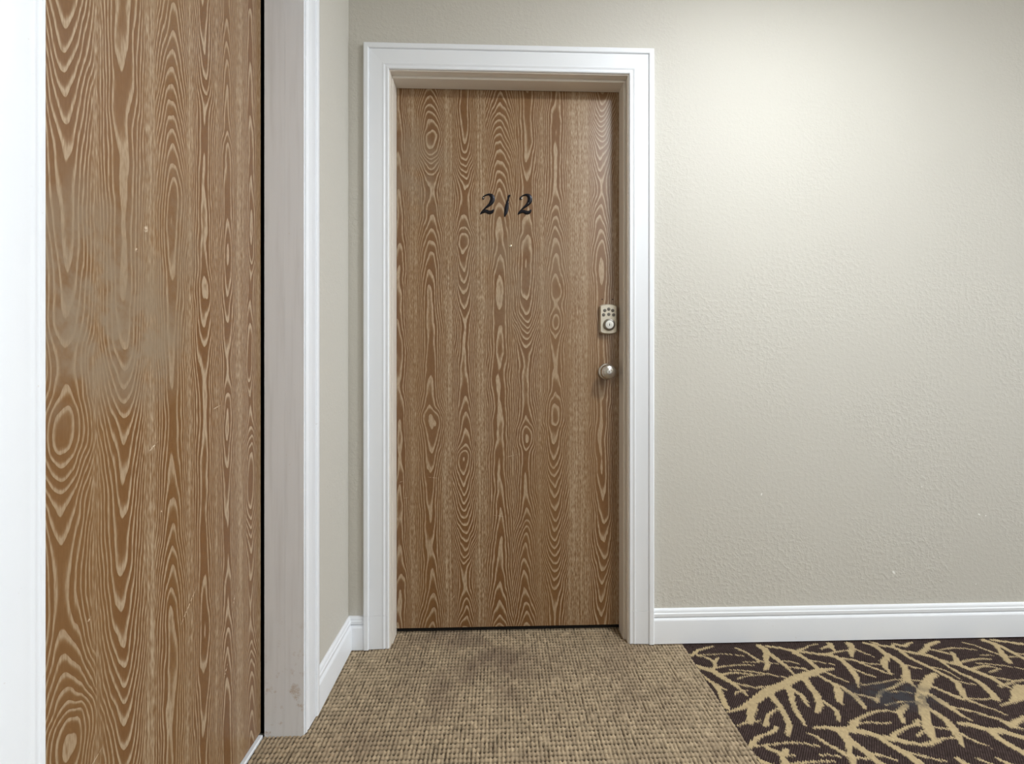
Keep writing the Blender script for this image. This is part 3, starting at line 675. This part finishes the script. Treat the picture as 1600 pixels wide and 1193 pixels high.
def pin(parent, x, z, r=.0022, y=-.005):
    obj('nail', lathe([(r, 0), (r, .0006), (r * .6, .0013), (.0001, .0015)], n=14, c=(x, y, z)), M_CHROME, parent, smooth=True)
pin(two2, 250 * SC, -305 * SC, .0026); pin(two, 226 * SC, -300 * SC, .0016); pin(one, 800 * SC, -385 * SC, .0015); pin(two2, 400 * SC, -408 * SC, .0014)

# peephole
ph = obj('peephole', lathe([(.0058, 0), (.0058, .0015), (.0046, .0026), (.0032, .0028), (.0030, .0012), (.0001, .0012)], n=24, c=(.0415, DOOR1_Y, 1.4375)), M_BRASS, door1, smooth=True)
obj('lens', lathe([(.0028, .0013), (.002, .0022), (.0001, .0026)], n=18, c=(.0415, DOOR1_Y, 1.4375)), M_CHROME, ph, smooth=True)

# keypad deadbolt
LX, LZ = .4075, 1.1640
def plate(w, hh, arc, y0, y1, inset):
    out = []
    for k, (y, ins) in enumerate(((y0, 0), (y0 - (y0 - y1) * .72, 0), (y1, inset))):
        ring = []; W = w / 2 - ins; H = hh / 2 - ins
        for q in range(13):
            s = -1 + 2 * q / 12; ring.append((LX + W * s, y, LZ + H - arc * s * s - (.003 if abs(s) == 1 else 0)))
        for q in range(13):
            s = 1 - 2 * q / 12; ring.append((LX + W * s, y, LZ - H + arc * s * s + (.003 if abs(s) == 1 else 0)))
        out.append(ring)
    return loft(out)
lock = obj('keypad_lock', plate(.0640, .1120, .0045, DOOR1_Y, DOOR1_Y - .019, .003), M_PLATE, door1, smooth=True)
tag(lock, 'champagne metal keypad deadbolt')
FY = DOOR1_Y - .019
for (bx, bz) in ((312, 250), (275, 263), (349, 263), (264, 303), (312, 299), (358, 304)):
    dx = (bx - 311) / 5.96 / 840 * 1.985; dz = -(bz - 343) / 5.96 / 840 * 1.985
    obj('lock_button', lathe([(.0062, 0), (.0060, .0012), (.0042, .0020), (.0001, .0022)], n=18, c=(LX + dx, FY, LZ + dz)), M_BUTTON, lock, smooth=True)
CZ = LZ - (395 - 343) / 5.96 / 840 * 1.985; CXX = LX + .0018
obj('lock_collar', lathe([(.0222, 0), (.0220, .006), (.0195, .0105), (.0165, .0112), (.0160, .0070)], n=44, c=(CXX, FY, CZ)), M_COLLAR, lock, smooth=True)
cyl = obj('lock_cylinder', lathe([(.0160, .0050), (.0160, .0085), (.0150, .0095), (.0075, .0098), (.0073, .0090), (.0001, .0090)], n=40, c=(CXX, FY, CZ)), M_CHROME, lock, smooth=True)
obj('keyway', box(CXX - .0011, CXX + .0011, FY - .0104, FY - .0088, CZ - .0050, CZ + .0042, bevel=.0006), M_DARK, lock)
for sx in (-.0285, .0195): obj('screw_hole', lathe([(.0022, -.001), (.0022, .0003), (.0001, .0003)], n=12, c=(LX + .003 + sx * .82, DOOR1_Y, LZ + .0755)), M_DARK, door1)

# knob
KX, KZ = .4005, .9680
knob = obj('door_knob', lathe([(r_ * .9, h_ * .95) for r_, h_ in [(.0135, .004), (.0125, .018), (.0140, .026), (.0230, .0310), (.0295, .0385), (.0315, .0470), (.0305, .0540), (.0265, .0605), (.0190, .0650), (.0120, .0665), (.0108, .0655)]], n=52, c=(KX, DOOR1_Y, KZ)), M_STEEL, door1, smooth=True)
tag(knob, 'round satin nickel knob')
obj('rosette', lathe([(r_ * .9, h_ * .95) for r_, h_ in [(.0335, 0), (.0335, .003), (.0310, .0065), (.0220, .0092), (.0140, .0100)]], n=52, c=(KX, DOOR1_Y, KZ)), M_STEEL, knob, smooth=True)
obj('knob_button', lathe([(r_ * .9, h_ * .95) for r_, h_ in [(.0105, .0640), (.0100, .0672), (.0070, .0678), (.0001, .0678)]], n=30, c=(KX, DOOR1_Y, KZ)), M_CHROME, knob, smooth=True)
obj('keyway', box(KX - .001, KX + .001, DOOR1_Y - .0650, DOOR1_Y - .0635, KZ - .0045, KZ + .0045, bevel=.0005), M_DARK, knob)

# ------------------------------------------------------------------ side door
door2 = tag(empty('door_2', (0, 0, 0)), 'closed limed oak side door cut off by the left edge, with worn patches', 'door', 'structure')
obj('door_leaf', box(-.681, -.640, -1.283, -.4345, .009, 2.0225, bevel=.0015), M_WOOD2, door2)

# ------------------------------------------------------------------ unseen window added at the corridor end as fill light
def glow(name, col, strength):
    t = NT(name); t.basic(lin(235, 235, 235), .4); t.b.inputs['Emission Color'].default_value = col; t.b.inputs['Emission Strength'].default_value = strength
    t.m.cycles.emission_sampling = 'FRONT'
    return t.m
win = tag(empty('fill_window_1', (X_R, (WY0 + WY1) / 2, WZ0)), 'added frosted window, unseen fill light at the far end of the corridor', 'window', 'structure')
cy = (WY0 + WY1) / 2; M_FILL = glow('fill_light_pane', FILL_COL, FILL_L)
for a, b in ((WY0 + .05, cy - .02), (cy + .02, WY1 - .05)):
    obj('pane', box(.055, .061, a - cy, b - cy, .05, WZ1 - WZ0 - .05), M_FILL, win)
fb = bmesh.new(); H = WZ1 - WZ0; W = (WY1 - WY0) / 2
add_box(fb, .02, .09, -W, -W + .05, 0, H); add_box(fb, .02, .09, W - .05, W, 0, H); add_box(fb, .02, .09, -W + .05, W - .05, 0, .05); add_box(fb, .02, .09, -W + .05, W - .05, H - .05, H)
obj('fill_window_frame', fb, M_TRIM, win); obj('mullion', box(.03, .085, -.02, .02, .05, H - .05), M_TRIM, win)

# ------------------------------------------------------------------ ceiling lights of the corridor (above the frame), the last pair added as fill
M_LAMP = glow('lamp_glass', LAMP_COL, LAMP_L)
def ceiling_light(x, y, label):
    t = tag(empty('ceiling_light', (x, y, CEIL)), label, 'ceiling light', group='corridor ceiling lights')
    obj('pan', lathe([(.185, 0), (.188, -.020), (.186, -.034), (.180, -.034), (.176, -.022), (.150, -.022)], axis='Z', n=48), M_METAL_W, t, smooth=True)
    obj('glass_bowl', lathe([(.155, -.0225)] + [(.155 * math.cos(a), -.026 - .050 * math.sin(a)) for a in [0, .55, 1.1]] + [(.012, -.0755)], axis='Z', n=16), M_LAMP, t, smooth=True)
    obj('finial', lathe([(.010, -.074), (.012, -.081), (.007, -.089), (.001, -.092)], axis='Z', n=20), M_STEEL, t, smooth=True)
    return t
ceiling_light(LAMP_XY[0], LAMP_XY[1], 'round glass bowl ceiling light nearest the numbered door')
ceiling_light(4.4, LAMP_XY[1], 'added unseen glass bowl fill light farther along the corridor')  # extra unseen lamp, added for fill
ceiling_light(1.5, -2.75, 'added unseen glass bowl fill light behind the viewer')  # added to lift the lower wall and the surfaces facing the viewer
